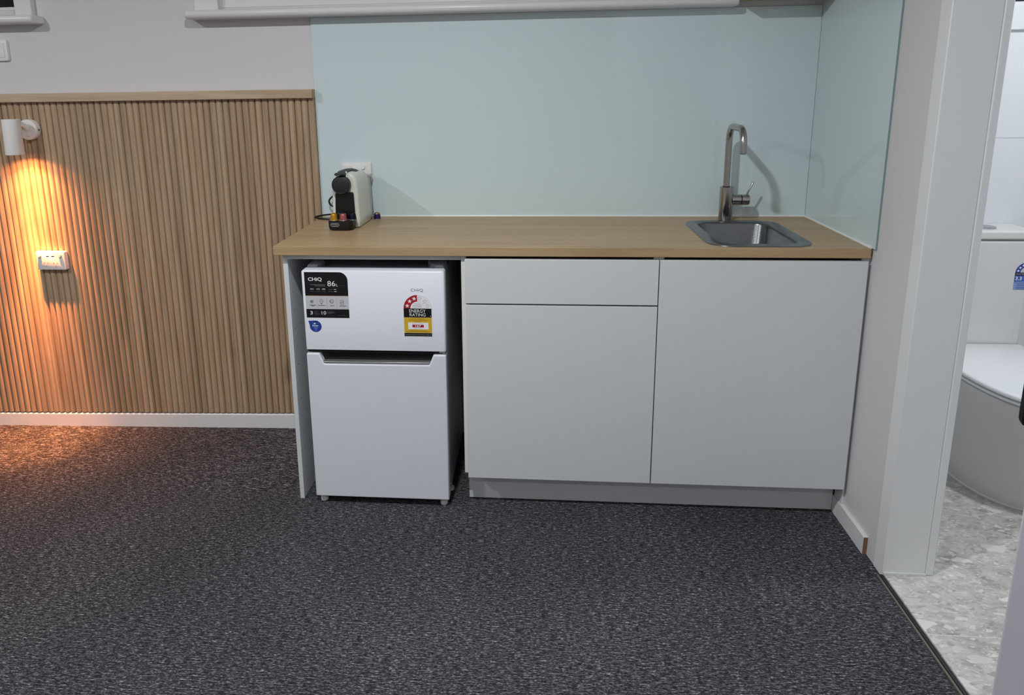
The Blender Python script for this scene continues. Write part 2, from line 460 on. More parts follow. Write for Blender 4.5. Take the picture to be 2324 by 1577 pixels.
# ================================================================== SPLASHBACKS
XS = -.0015+.003
def sealed(name, label, boxes, bead):
    t = thing(name, boxes[0][0::2] if False else ((boxes[0][0]+boxes[0][1])/2, (boxes[0][2]+boxes[0][3])/2, H), label, 'splashback')
    b = MB(); b.box(*boxes[0])
    for f in b.bm.faces:
        if f.calc_area() < .2: f.material_index = 1
    b.build('glass_sheet', [M_GLASS, M_GLASS_EDGE], t)
    q = MB(); q.tube(bead, .0042, 8); q.build('sealant_bead', M_SEAL, t)
    return t
sealed('glass_splashback', 'large pale aqua glass splashback on the back wall', [(XS, W-.007, -.006, -.0004, H+.0012, 1.6840)], [(XS+.002, -.008, H+.002), (.4, -.0085, H+.002), (.9, -.0082, H+.0025), (1.4, -.0085, H+.002), (W-.009, -.008, H+.002)])
sealed('glass_splashback', 'narrow pale aqua glass splashback on the side wall beside the sink', [(W-.006, W-.0004, -.5795, -.0002, H+.0012, 2.2)], [(W-.008, -.010, H+.002), (W-.008, -.3, H+.0022), (W-.008, -.556, H+.002)])

# small oak shelf over the corner
tag(MB().box(1.558, W-.0065, -.145, -.0065, 1.704, 1.722).build('wall_shelf', M_SHELF, bevel=.0015), 'pale oak shelf in the top corner beside the window sill', 'shelf')

# ================================================================== WORKTOP & CABINETS
SX0, SX1, SY0, SY1 = 1.412, 1.694, -.522, -.118
b = MB()
zt, zb = H, H-TT
wx0, wx1, wy0, wy1 = 0.0012, W-.0068, -D, -.0068
hx0, hx1, hy0, hy1 = SX0, SX1, SY0, SY1
V = lambda z: ([b.bm.verts.new((x, y, z)) for x, y in ((wx0, wy0), (wx1, wy0), (wx1, wy1), (wx0, wy1))], [b.bm.verts.new((x, y, z)) for x, y in ((hx0, hy0), (hx1, hy0), (hx1, hy1), (hx0, hy1))])
(ot, it), (ob, ib) = V(zt), V(zb)
for i in range(4):
    j = (i+1) % 4
    b.bm.faces.new((ot[i], ot[j], it[j], it[i])); b.bm.faces.new((ob[i], ib[i], ib[j], ob[j]))
    b.bm.faces.new((ot[i], ob[i], ob[j], ot[j])); b.bm.faces.new((it[i], it[j], ib[j], ib[i]))
tag(b.build('worktop', M_BENCH, bevel=.002), 'long oak laminate worktop over the cabinets and fridge', 'worktop')

t = thing('fridge_surround', (.03, -.27, 0), 'white side panel and rail framing the fridge bay under the worktop', 'cabinet')
b = MB(); b.box(.0212, .0372, -.533, -.026, .002, H-TT-.0003)
sp = b.build('side_panel', M_CAB, t, bevel=.0008, seg=1)
for z in [.05+.064*k for k in range(13)]:
    for y in (-.50, -.44):
        y += .006*math.sin(z*37)
        MB().cyl((.0370, y, z), (.0374, y, z), .0022, n=8).build('shelf_pin_hole', M_DARK, sp)
MB().box(.0374, .6115, -.533, -.43, H-TT-.019, H-TT-.0004).build('top_rail', M_CAB, t, bevel=.0008, seg=1)

def cabinet(x0, x1, label, z_doors, gap=True):
    t = thing('base_cabinet', ((x0+x1)/2, -.28, .128), label, 'cabinet', 'white kitchen base cabinets')
    b = MB(); zb, zt = .130, H-TT-.0006; yb, yf = -.03, -.5436
    b.box(x0, x0+.016, yf, yb, zb, zt); b.box(x1-.016, x1, yf, yb, zb, zt); b.box(x0+.016, x1-.016, yf, yb, zb, zb+.016); b.box(x0+.016, x1-.016, yb-.004, yb, zb+.016, zt)
    b.build('carcass', M_CARC, t, bevel=.0006, seg=1)
    return t
YF0, YF1 = -.5626, -.5446
cl = cabinet(.6122, 1.2343, 'left white base cabinet with a drawer above a door', None)
MB().box(.6255, 1.2325, YF0, YF1, .7405, .8862).build('drawer_front', M_CAB, cl, bevel=.001, seg=2)
MB().box(.6255, 1.2325, YF0, YF1, .1223, .7350).build('door', M_CAB, cl, bevel=.001, seg=2)
MB().box(.640, 1.2175, -.5436, -.52, .728, .750).build('drawer_gap_shade', M_DARK, cl)  # dark block behind the drawer gap, the gap's shade put into its colour
cr = cabinet(1.2347, 1.8565, 'right white base cabinet with one tall door under the sink', None)
MB().box(1.2358, 1.8540, YF0, YF1, .1223, .8862).build('door', M_CAB, cr, bevel=.001, seg=2)
tag(MB().box(.621, 1.8527, -.489, -.473, .003, .1295).build('kickboard', M_CAB, bevel=.0006, seg=1), 'white kickboard along the carpet below the cabinet doors', 'kickboard')
tag(MB().box(1.8570, W-.0006, -.5428, -.4895, .0583, .8950).build('filler_strip', M_CAB, bevel=.0006, seg=1), 'narrow white filler strip between the right cabinet and the side wall', 'filler')

# ================================================================== FRIDGE
FX0, FX1, FY = .0882, .5582, -.5584
t = thing('fridge', ((FX0+FX1)/2, -.32, 0), 'small white two-door fridge under the left end of the worktop', 'fridge')
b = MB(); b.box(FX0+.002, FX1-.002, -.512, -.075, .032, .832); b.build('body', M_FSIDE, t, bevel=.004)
b = MB(); b.box(FX0+.006, FX1-.006, -.518, -.5121, .04, .826); b.build('door_gasket', M_DARK, t)
b = MB()
prof = rrect(FX0, FX1, FY, -.518, [.007, .007, .003, .003], 5)
b.loft([[(x, y, .5735) for x, y in prof], [(x, y, .841) for x, y in prof], [(x+(FX0+FX1-2*x)*.006, y+.0022, .8440) for x, y in prof], [(x+(FX0+FX1-2*x)*.012, y+.006, .8452) for x, y in prof]])
fd = b.build('freezer_door', M_FRIDGE, t, smooth=50)
b = MB()
poly = [(FX0, .030), (FX1, .030), (FX1, .5600), (.5205, .5600), (.5155, .5575), (.5035, .5270), (.4985, .5240), (.1500, .5225), (.1450, .5250), (.1330, .5565), (.1285, .5590), (FX0, .5590)]
b.prism(poly, FY, -.518)
ld = b.build('fridge_door', M_FRIDGE, t, bevel=.004, seg=3)
# handle recess behind the notch, its silver lip and the black gap above
b = MB()
b.box(.120, .530, -.535, -.5185, .515, .5735); b.box(FX0+.003, FX1-.003, -.545, -.5185, .5602, .5733)
b.build('handle_recess', mat('recess_black', (7, 7, 8), .3), t, bevel=.002)
b = MB(); b.loft([[(.1425, -.5555, .5232), (.5055, -.5555, .5248), (.5075, -.5555, .5315), (.1395, -.5555, .5300)], [(.1425, -.536, .5232), (.5055, -.536, .5248), (.5075, -.536, .5330), (.1395, -.536, .5315)]])
b.build('handle_lip', M_SILVER, t, bevel=.001)
b = MB(); b.box(.535, .556, -.550, -.52, .5645, .5715); b.cyl((.550, -.548, .562), (.550, -.548, .574), .004); b.build('door_hinge', M_FGREY, t, bevel=.001)
for (poly, nm) in (([(.094, -.512), (.130, -.512), (.135, -.44), (.128, -.425), (.100, -.425), (.094, -.44)], 'left'), ([(.553, -.515), (.530, -.517), (.508, -.49), (.488, -.43), (.492, -.418), (.548, -.418), (.553, -.43)], 'right')):
    b = MB(); b.loft([[(x, y, .832) for x, y in poly], [(x, y, .8455) for x, y in poly], [((x-sum(p[0] for p in poly)/len(poly))*.86+sum(p[0] for p in poly)/len(poly), (y+.468)*.86-.468, .852) for x, y in poly]])
    b.build('hinge_cover', M_FGREY, t, smooth=30)
for (x, y) in ((.536, -.530), (.110, -.530), (.549, -.44), (.100, -.44), (.110, -.10), (.536, -.10)):
    b = MB(); b.lathe([(.0105, 0), (.013, .002), (.013, .012), (.010, .014), (.006, .016), (.006, .031)], (x, y, .0005), n=20)
    b.build('foot', M_WPLAST, t)
# ---- stickers on the freezer door
INK = [mat('ink_black', (20, 17, 22), .35), mat('ink_white', (238, 238, 240), .4), mat('ink_grey', (196, 197, 202), .4), mat('ink_midgrey', (110, 110, 116), .4),
       mat('ink_gold', (200, 170, 130), .4), mat('ink_red', (170, 32, 44), .4), mat('ink_yellow', (214, 172, 48), .4), mat('ink_blue', (36, 66, 152), .35), mat('ink_darkgold', (150, 116, 30), .5), mat('ink_dimgrey', (84, 82, 88), .4),
       mat('ink_paleblue', (132, 156, 200), .4), mat('ink_brightblue', (46, 92, 176), .4)]
BK, WH, GR, MG, GO, RE, YE, BL, DG, DM, PB, BB = range(12)
def sheet(poly, y, th=.0004):
    b = MB(); b.prism(poly, y-th, y); return b
# spec sticker
Y0 = FY-.0002; x0, x1, z0, z1 = .0985, .2420, .6850, .8400
def U(u): return x0+(x1-x0)*u
def Vv(v): return z1-(z1-z0)*v
b = sheet(rrect(x0, x1, z0, z1, [.0005, .0005, .028, .0005], 10), Y0)
st = b.build('spec_sticker', INK[GR], t, smooth=0); st['label'] = 'black and grey specification sticker'
b = MB(); y = Y0-.00055
poly = [(x0, Vv(.515)), (x1, Vv(.515))] + [(x1-.028+.028*math.cos(a*PI/20), z1-.028+.028*math.sin(a*PI/20)) for a in range(0, 11)] + [(x0, z1)]
b.flat(poly, y, BK); b.flat([(x0, z0), (x1, z0), (x1, Vv(.81)), (x0, Vv(.81))], y, BK)
b.flat([(x0, Vv(.525)), (x1, Vv(.525)), (x1, Vv(.515)), (x0, Vv(.515))], y, GO)
b.build('print_panel', INK, st, smooth=0)
b = MB(); y = Y0-.0009
def tx(s, u0, u1, v0, v1, mi, bold=.0): put_text(b, s, U(u0), U(u1), Vv(v1), Vv(v0), y, mi, bold)
tx('CHiQ', .085, .405, .115, .205, WH, .02)
tx('86', .53, .715, .19, .305, WH, .0); tx('L', .735, .77, .25, .305, WH); tx('(net)', .83, .92, .275, .30, DM)
for (a, c, v) in ((.53, .76, .145), (.53, .93, .325)): bar(b, U(a), U(c), Vv(v), .0004, y, DM)
for (a, c, v) in ((.12, .48, .272), (.23, .48, .300)): bar(b, U(a), U(c), Vv(v), .0018, y, MG)
tx('845', .125, .205, .352, .385, GR, .0); tx('470', .265, .345, .352, .385, GR, .0); tx('488', .395, .475, .352, .385, GR, .0)
for (a, c) in ((.12, .215), (.26, .35), (.39, .48)): bar(b, U(a), U(c), Vv(.42), .0014, y, DM)
for (a, c, v, m_) in ((.545, .65, .375, DM), (.545, .66, .42, DM), (.675, .73, .375, GR), (.68, .735, .42, GR)): bar(b, U(a), U(c), Vv(v), .0020, y, m_)
for u in (.262, .492, .722): b.flat([(U(u), Vv(.79)), (U(u)+.0004, Vv(.79)), (U(u)+.0004, Vv(.55)), (U(u), Vv(.55))], y, MG)
# snowflake
cx, cz = U(.14), Vv(.642)
for k in range(3):
    a = k*PI/3+PI/6; outline(b, [(cx-.0055*math.cos(a), cz-.0055*math.sin(a)), (cx+.0055*math.cos(a), cz+.0055*math.sin(a))], .0011, y, DM, False)
for k in range(6):
    a = k*PI/3+PI/6
    b.flat(arc(cx+.0052*math.cos(a), cz+.0052*math.sin(a), .0013, 0, 2*PI*.95, 8), y, DM)
# bulb
cx, cz = U(.365), Vv(.63)
outline(b, arc(cx, cz, .0058, -PI*.30, PI*1.30, 18), .0007, y, DM, False)
outline(b, [(cx-.0032, cz-.0048), (cx-.0022, cz-.0085), (cx+.0022, cz-.0085), (cx+.0032, cz-.0048)], .0007, y, DM, False); bar(b, cx-.002, cx+.002, cz-.0098, .0016, y, DM)
outline(b, [(cx-.0015, cz-.004), (cx-.0018, cz+.001), (cx, cz-.0008), (cx+.0018, cz+.001), (cx+.0015, cz-.004)], .0005, y, DM, False)
# leaf pair
cx, cz = U(.605), Vv(.64)
outline(b, [(cx+.006*math.cos(a)*(.8 if math.sin(a) < 0 else 1)+.001, cz+.0065*math.sin(a)) for a in [k*2*PI/20 for k in range(20)]], .0008, y, DM)
outline(b, arc(cx-.003, cz+.0005, .0033, PI*.5, PI*1.7, 12), .0008, y, DM, False); outline(b, arc(cx+.001, cz, .0025, -PI*.9, PI*.4, 12), .0006, y, DM, False)
# fridge with arrows
cx, cz = U(.845), Vv(.655)
outline(b, rrect(cx-.005, cx+.005, cz-.0068, cz+.0068, .0012, 3), .0008, y, DM)
outline(b, [(cx-.0065, cz-.0016), (cx+.003, cz-.0016)], .0007, y, DM, False); outline(b, [(cx-.003, cz+.0016), (cx+.0065, cz+.0016)], .0007, y, DM, False)
for (a, c, v) in ((.085, .23, .722), (.125, .19, .740), (.29, .465, .727), (.56, .66, .731), (.78, .935, .735)): bar(b, U(a), U(c), Vv(v), .0016, y, DM)
tx('3', .085, .148, .855, .93, WH, .0); tx('10', .355, .462, .855, .93, WH, .0)
for (a, c) in ((.165, .325), (.47, .67)):
    outline(b, rrect(U(a), U(c), Vv(.955), Vv(.845), .004, 4), .0004, y, DM)
for (a, c, v, m_) in ((.19, .275, .875, MG), (.19, .25, .895, DM), (.19, .30, .92, MG), (.49, .65, .872, MG), (.50, .64, .892, MG), (.49, .58, .915, DM), (.09, .15, .945, DM), (.38, .45, .945, DM), (.73, .925, .945, DM)): bar(b, U(a), U(c), Vv(v), .0011, y, m_)
b.build('printed_marks', INK, st, smooth=0)
# energy label
x0, x1, zb, za = .4232, .5146, .6252, .7203
R = (x1-x0)/2; cx = (x0+x1)/2
b = sheet([(x0-.0012, zb-.0012), (x1+.0012, zb-.0012)] + arc(cx, za, R+.0012, 0, PI, 28), Y0)
el = b.build('energy_label', INK[WH], t, smooth=0); el['label'] = 'red black and yellow energy rating label'
b = MB(); y = Y0-.00055
rect = lambda a, c, d, e, m_: b.flat([(a, d), (c, d), (c, e), (a, e)], y, m_)
rect(x0, x1, .6897, za, BK); rect(x0, x1, .6368, .6893, YE); rect(x0, x1, zb, .6364, BK)
o_ = arc(cx, za, R, PI, PI/2+.01, 18); i_ = arc(cx, za, R*.51, PI/2+.01, PI, 14)
# red quarter as a strip of quads
oo = arc(cx, za, R, PI, PI/2+.012, 16); ii = arc(cx, za, R*.51, PI, PI/2+.012, 16)
for k in range(16): b.flat([oo[k], oo[k+1], ii[k+1], ii[k]], y, RE)
b.build('print_panel', INK, el, smooth=0)
b = MB(); y = Y0-.0009
for ang in (165, 136, 107):
    a = math.radians(ang); b.flat(star(cx+R*.755*math.cos(a), za+R*.755*math.sin(a), R*.165), y, WH)
for ang in (77, 44, 15):
    a = math.radians(ang); outline(b, star(cx+R*.755*math.cos(a), za+R*.755*math.sin(a), R*.165), .0004, y, MG)
outline(b, arc(cx, za, R, 0, PI/2, 20), .0004, y, GR, False); outline(b, arc(cx, za, R*.51, 0, PI/2, 14), .0004, y, GR, False)
T = lambda s, a, c, d, e, m_, bo=0: put_text(b, s, a, c, d, e, y, m_, bo)
T('The more', cx-.010, cx+.010, .7350, .7378, DM); T('stars the more', cx-.0148, cx+.0148, .7298, .7326, DM); T('energy efficient', cx-.0148, cx+.0148, .7242, .7274, DM)
T('ENERGY', .4417, .4953, .7063, .7175, WH, .0); T('RATING', .4425, .4950, .6936, .7040, WH, .0)
b.flat(arc(.5108, .6950, .0014, 0, 2*PI*.95, 10), y, GR)
for (a, c, z) in ((.4465, .491, .6852), (.439, .499, .6808), (.456, .479, .6760), (.441, .498, .6440), (.428, .511, .6405)): bar(b, a, c, z, .0013, y, DG)
rect(.4362, .5033, .6494, .6726, WH); 
T('Energy consumption', .4508, .4868, .6680, .6705, DM); T('kWh per year', .4562, .4812, .6512, .6540, DM)
y -= .0003
rect(.4505, .4880, .6562, .6652, RE); y -= .0003; T('167', .4605, .4785, .6572, .6642, WH, .02)
T('Compare models at www.energyrating.gov.au', .4262, .5120, .6293, .6325, GR)
b.build('printed_marks', INK, el, smooth=0)
# grey maker badge
b = MB(); put_text(b, 'CHiQ', .4482, .4890, .7755, .7870, FY-.0004, 0, .0)
o = b.build('maker_badge', mat('badge_grey', (128, 130, 136), .4), t, smooth=0); o['label'] = 'small grey maker lettering'
# blue teardrop sticker
cx, cz, r = .1263, .6548, .0198
b = sheet([(cx-.0238, cz+.0186)] + [(cx-r, cz+.004)] + arc(cx, cz, r, PI, PI*2.5, 26), Y0)
bs = b.build('teardrop_sticker', INK[BL], t, smooth=0); bs['label'] = 'blue teardrop sticker'
b = MB(); y = Y0-.0006
put_text(b, 'Finder', cx-.0105, cx+.0100, cz-.0005, cz+.0048, y, WH, .02)
b.flat([(cx-.0062, cz+.0070), (cx-.0005, cz+.0070), (cx-.0005, cz+.0115), (cx-.0042, cz+.0115), (cx-.0062, cz+.0095)], y, WH); bar(b, cx+.0008, cx+.0030, cz+.0105, .0016, y, PB); bar(b, cx+.0008, cx+.0026, cz+.0080, .0016, y, PB)
outline(b, arc(cx, cz, .0160, PI*.30, PI*.68, 10), .0020, y, PB, False)
for (w, z) in ((.0085, -.0050), (.0060, -.0098), (.0030, -.0152)): bar(b, cx-w*.8, cx+w*.8, cz+z, .0018, y, PB)
b.build('printed_marks', INK, bs, smooth=0)

# ================================================================== SINK AND TAP
t = thing('sink', (1.553, -.32, H), 'small stainless steel inset sink in the worktop', 'sink')
b = MB()
def rr3(i, z, r):   # inset
    return [(x, y, z) for x, y in rrect(1.388+i, 1.714-i, -.544+i, -.098-i, r, 8)]
rings = [rr3(0, H+.0004, .075), rr3(.0015, H+.0028, .074), rr3(.038, H+.0024, .045), rr3(.041, H+.0006, .043), rr3(.044, H-.006, .042), rr3(.052, H-.13, .045), rr3(.062, H-.150, .050), rr3(.080, H-.157, .05)]
b.loft(rings, cap0=False, cap1=False)
pl = [Vector(p) for p in rings[-1]]; n_ = len(pl); cc = Vector((1.551, -.321, H-.161))
dr = [(cc.x+.045*math.cos(2*PI*k/n_+PI*1.25-.4), cc.y+.045*math.sin(2*PI*k/n_+PI*1.25-.4), cc.z) for k in range(n_)]
b.loft([rings[-1], dr], cap0=False, cap1=True)
b.build('basin', M_SINK, t, smooth=40)
b = MB(); b.lathe([(.042, 0), (.042, .002), (.034, .003), (.030, -.001), (.002, -.001)], (cc.x, cc.y, cc.z+.0005), n=32); b.build('drain', M_CHROME, t)

tx_, ty_ = 1.5478, -.0835
ZT = H+.0026
t = thing('mixer_tap', (tx_, ty_, ZT), 'brushed steel gooseneck mixer tap standing behind the sink', 'tap')
b = MB(); b.lathe([(.0238, 0), (.0242, .001), (.0242, .1215), (.0232, .1225), (.0125, .1226)], (tx_, ty_, ZT), n=40); b.build('tap_body', M_STEEL, t, smooth=40)
b = MB()
# gooseneck: straight riser, half circle towards the room, slightly swung to the left
sw = Vector((-.045, -1, 0)).normalized(); px_, py_ = tx_-.0025, ty_
Rb = .052; reach = .217; ztop = 1.2705
pts = [(px_, py_, ZT+.1226), (px_, py_, ZT+.16), (px_, py_, ztop-Rb-.02)]
for c0, a0 in ((Rb, PI), (reach-Rb, PI/2)):
    for k in range(13):
        a = a0 - PI/2*k/12; d = c0 + Rb*math.cos(a)
        pts.append((px_+sw.x*d, py_+sw.y*d, ztop-Rb+Rb*math.sin(a)))
e = (pts[-1][0], pts[-1][1], 1.190); pts.append(e)
b.tube(pts, .0116, 24); sp_ = b.build('spout', M_STEEL, t, smooth=40)
b = MB(); b.cyl((e[0], e[1], e[2]-.0002), (e[0], e[1], e[2]-.002), .0095, n=20); b.build('aerator', M_DARK, sp_)
b = MB(); b.cyl((px_, py_, ZT+.1226), (px_, py_, ZT+.1245), .0128, n=24); b.build('collar_ring', M_DARK, t)
b = MB(); hz = H+.0765
b.lathe([(.0195, .018), (.0195, .0500), (.0185, .0510)], (tx_, ty_, hz), 'x', 32); b.build('valve_housing', M_STEEL, t, smooth=40)
b = MB(); b.cyl((tx_+.0510, ty_, hz), (tx_+.0535, ty_, hz), .0172, n=28); b.build('gap_ring', M_DARK, t)
b = MB(); b.lathe([(.0185, .0535), (.0195, .0545), (.0195, .0790), (.0175, .0805)], (tx_, ty_, hz), 'x', 32); hd = b.build('handle', M_STEEL, t, smooth=40)
b = MB(); b.tube([(tx_+.070, ty_-.004, hz+.012), (tx_+.0735, ty_-.005, hz+.026), (tx_+.0895, ty_-.008, hz+.064), (tx_+.0905, ty_-.0083, hz+.0665)], [.0030, .0032, .0036, .0022], 14); b.build('lever', M_STEEL, hd)

# ================================================================== COFFEE MACHINE
MX, MY = .1645, -.165
cm = thing('coffee_machine', (MX, MY, H), 'white and black capsule coffee machine at the left end of the worktop', 'coffee machine', rz=-.03)
def loc(mb, name, m, par, **k): return mb.build(name, m, par, local=True, **k)
b = MB()
def sh(hw, yf, yb, z, r=.012): return [(x, y, z) for x, y in rrect(-hw, hw, yf, yb, min(r, hw*.9), 5)]
rings = [sh(.0485, -.078, .092, .002), sh(.0500, -.080, .094, .006), sh(.0520, -.081, .096, .027), sh(.0515, -.080, .096, .031), sh(.0500, -.078, .093, .075), sh(.0490, -.077, .091, .120), sh(.0475, -.077, .089, .150), sh(.0455, -.077, .086, .168), sh(.0415, -.0765, .081, .182), sh(.0345, -.0755, .074, .192), sh(.0250, -.074, .064, .1985), sh(.0120, -.072, .052, .2015)]
b.loft(rings); loc(b, 'shell', M_MACHINE, cm, smooth=60)
b = MB(); b.box(-.046, .046, -.076, .09, 0, .0025); loc(b, 'base_plate', M_BLACK, cm)
b = MB()
pol = [(-.037, .030), (.0375, .030), (.0335, .124), (.0300, .131), (-.0300, .131), (-.0335, .124)]
b.prism(pol, -.0835, -.074)
for k in range(12):
    z = .037+k*.0074; hw = .0355-.0045*(z-.03)/.1; b.box(-hw, hw, -.0855, -.083, z, z+.0036)
loc(b, 'front_grille', M_BLACK, cm, smooth=20)
b = MB(); b.lathe([(.0325, 0), (.0325, .021), (.0318, .0235), (.0298, .0248), (.0285, .0244), (.0270, .0250), (.005, .0252)], (-.005, -.086, .160), '-y', 44); hd = loc(b, 'brew_head', M_BLK_MATTE, cm, smooth=30)
b = MB(); b.lathe([(.030, 0), (.030, .012)], (-.005, -.0745, .160), '-y', 32); loc(b, 'head_collar', M_BLACK, cm)
# lever arching over the top
b = MB(); rings = []
for (y, z, hw, th, drop) in ((-.120, .1995, .010, .003, .001), (-.114, .2010, .0175, .0045, .001), (-.095, .2030, .0195, .005, .001), (-.065, .2050, .0195, .005, .0012), (-.030, .2068, .0195, .005, .002), (-.022, .2070, .0200, .005, .003), (-.015, .2074, .0330, .006, .008), (.010, .2074, .0340, .006, .009), (.034, .2055, .0330, .006, .009), (.044, .2030, .0300, .005, .009)):
    up = [(-.006+hw*s, y, z-drop*(s*s)) for s in (-1, -.6, -.2, .2, .6, 1)]
    dn = [(-.006+hw*s*.97, y, z-th-drop*(s*s)) for s in (1, .6, .2, -.2, -.6, -1)]
    rings.append(up+dn)
b.loft(rings); loc(b, 'lever', M_BLK_MATTE, cm, smooth=35)
for (xa, xb) in ((-.024, -.022), (.014, .012)): loc(MB().cyl((xa, -.088, .186), (xb, -.086, .207), .003, n=10), 'lever_pin', M_WPLAST, cm)
# drip tray
def dt(i, z): return [(x, y, z) for x, y in rrect(-.0535+i, .0385-i, -.139+i, -.0865, [.024, .024, .004, .004], 8)]
b = MB(); b.loft([dt(.006, 0), dt(.0025, .003), dt(.0005, .010), dt(0, .030), dt(.0005, .0350), dt(.002, .0362)]); dtr = loc(b, 'drip_tray', M_BLACK, cm, smooth=40)
b = MB(); yb_ = -.1394
outline(b, rrect(-.0385, -.0085, .0168, .0272, .0050, 6), .0014, yb_, 0)
put_text(b, 'DeLonghi', -.0345, -.0125, .0200, .0245, yb_, 0, .01)
loc(b, 'maker_badge', INK[GR], dtr, smooth=0)
b = MB()
def tk(hw, yb, z): return [(x, y, z) for x, y in rrect(-hw, hw, .093, yb, .010, 5)]
b.loft([tk(.047, .128, .004), tk(.0480, .130, .05), tk(.0450, .128, .14), tk(.0420, .126, .168)]); loc(b, 'water_tank', M_TANK, cm, smooth=40)
b = MB(); b.loft([tk(.0500, .136, .1685), tk(.0505, .137, .1700), tk(.0500, .136, .1725)]); loc(b, 'tank_lid', M_FGREY, cm)
# power cable: wall plug, small loop in the air, loop lying on the worktop
ctl = [(.150, -.034, 1.085), (.10, -.036, 1.045), (.064, -.040, 1.016), (.049, -.042, 1.003), (.0435, -.042, .992), (.049, -.042, .977), (.07, -.042, .967), (.098, -.038, .958), (.098, -.030, .945), (.055, -.034, .9395), (.015, -.040, .936), (-.008, -.050, .9320), (-.011, -.060, .9308), (.004, -.072, .9300), (.035, -.085, .9296), (.07, -.092, .9296), (.112, -.092, .9310), (.125, -.09, .94)]
def spline(P, n=8):
    P = [Vector(p) for p in P]; Q = [P[0]]+P+[P[-1]]; out = []
    for i in range(1, len(Q)-2):
        a, b_, c, d = Q[i-1:i+3]
        for k in range(n):
            s = k/n; out.append(.5*((2*b_)+(c-a)*s+(2*a-5*b_+4*c-d)*s*s+(3*b_-a-3*c+d)*s**3))
    return out+[P[-1]]
Rm = Matrix.Rotation(.03, 4, 'Z')
b = MB(); b.tube([Rm @ (p-Vector((MX, MY, H))) for p in spline(ctl)], .0036, 10); loc(b, 'power_cable', M_BLACK, cm)

# capsules ------------------------------------------------------------------
def foil(name, col): return mat(name, col, .32, .75)
def capsule(col, label, p, top=None):
    t = thing('coffee_capsule', p, label, 'coffee capsule', 'coffee capsules around the coffee machine')
    b = MB(); prof = [(.0142, .0006), (.0138, .004), (.0118, .0195), (.0112, .0215), (.0098, .0238), (.0062, .0252), (.0055, .0246), (.001, .0246)]
    b.lathe(prof, (0, 0, 0), n=28)
    if top:
        for f in b.bm.faces:
            if f.calc_center_median().z > .0185: f.material_index = 1
    b.build('capsule_body', [foil('foil', col)] + ([foil('foil_top', top)] if top else []), t, local=True, smooth=40)
    b = MB(); b.lathe([(.0162, 0), (.0166, .0005), (.0162, .0011), (.014, .0012)], n=28); b.build('rim', foil('rim_foil', (205, 200, 190)), t, local=True)
    return t
def mloc(x, y, z): 
    v = Matrix.Rotation(-.03, 4, 'Z') @ Vector((x, y, z)); return (v.x+MX, v.y+MY, v.z+H)
capsule((196, 146, 40), 'gold coffee capsule, leftmost on the drip tray', mloc(-.0305, -.1215, .0362))
capsule((178, 98, 104), 'pink coffee capsule in the middle of the drip tray', mloc(.0035, -.1215, .0362))
capsule((30, 28, 52), 'dark navy coffee capsule at the right edge of the drip tray', mloc(.0335, -.1075, .0362))
capsule((24, 62, 58), 'dark green coffee capsule behind the gold and pink ones', mloc(-.0130, -.1035, .0362) if False else mloc(-.0120, -.1035, .0364))
capsule((62, 40, 104), 'purple coffee capsule on the worktop right of the coffee machine', (.2360, -.060, H+.0002), (150, 120, 96))

# ================================================================== POWER OUTLETS, SWITCH
def switch_plate(name, label, cat, x0, x1, z0, z1, yb, yf, rad=.004):
    t = thing(name, ((x0+x1)/2, yb, z0), label, cat)
    b = MB()
    o1 = rrect(x0, x1, z0, z1, rad, 4); i1 = rrect(x0+.003, x1-.003, z0+.003, z1-.003, rad, 4)
    b.loft([[(x, yb, z) for x, z in o1], [(x, yf+.004, z) for x, z in o1], [(x, yf+.001, z) for x, z in rrect(x0+.001, x1-.001, z0+.001, z1-.001, rad, 4)], [(x, yf, z) for x, z in i1]])
    b.build('plate', M_WPLAST, t, smooth=30)
    return t
def rocker(t, x, z, y):
    b = MB(); b.lathe([(.0076, 0), (.0076, .0055), (.0066, .0068)], (x, y, z), '-y', 20); b.build('switch', M_WPLAST, t)
def socket(t, cx, cz, y):
    b = MB()
    for (px, pz, a) in ((-.0075, .006, PI/2-.5), (.0075, .006, PI/2+.5), (0, -.0085, PI/2)):
        d = Vector((math.cos(a), math.sin(a)))*.0038
        outline(b, [(cx+px-d.x, cz+pz-d.y), (cx+px+d.x, cz+pz+d.y)], .0016, y-.0003, 0, False)
    b.build('socket_slots', mat('slot_dark', (60, 46, 36), .8), t, smooth=0)
# outlet on the fluted panel (stands on a mounting block)
ox0, ox1, oz0, oz1 = -1.2130, -1.0860, .7060, .7835; oy = -.0435
t = switch_plate('power_outlet', 'white double power outlet with USB ports on the fluted oak panel', 'power outlet', ox0, ox1, oz0, oz1, -.0235, oy)
for x in (ox0+.017, ox1-.020): rocker(t, x, oz1-.0155, oy)
for x in (ox0+.042, ox1-.044): socket(t, x, oz0+.0225, oy)
b = MB()
for x in (ox0+.052, ox1-.052): b.flat(rrect(x-.0065, x+.0065, oz1-.021, oz1-.0175, .0005, 2), oy-.0003)
b.build('usb_ports', M_DARK, t, smooth=0)
# outlet behind the coffee machine
t = switch_plate('power_outlet', 'white double power outlet on the splashback behind the coffee machine', 'power outlet', .0930, .2105, 1.066, 1.1390, -.0062, -.016, .002)
rocker(t, .1245, 1.1215, -.016); rocker(t, .1795, 1.1215, -.016)
tag(MB().box(.132, .168, -.034, -.0163, 1.068, 1.10).build('power_plug', M_BLACK, bevel=.004), 'black power plug in the outlet behind the coffee machine', 'plug')
# switch at the left edge of the photo
t = switch_plate('light_switch', 'white light switch plate under the left window', 'light switch', -1.31, -1.2235, 1.549, 1.630, 0, -.013, .008)
MB().box(-1.29, -1.236, -.0155, -.0128, 1.563, 1.616).build('switch', M_WPLAST, t, bevel=.002)

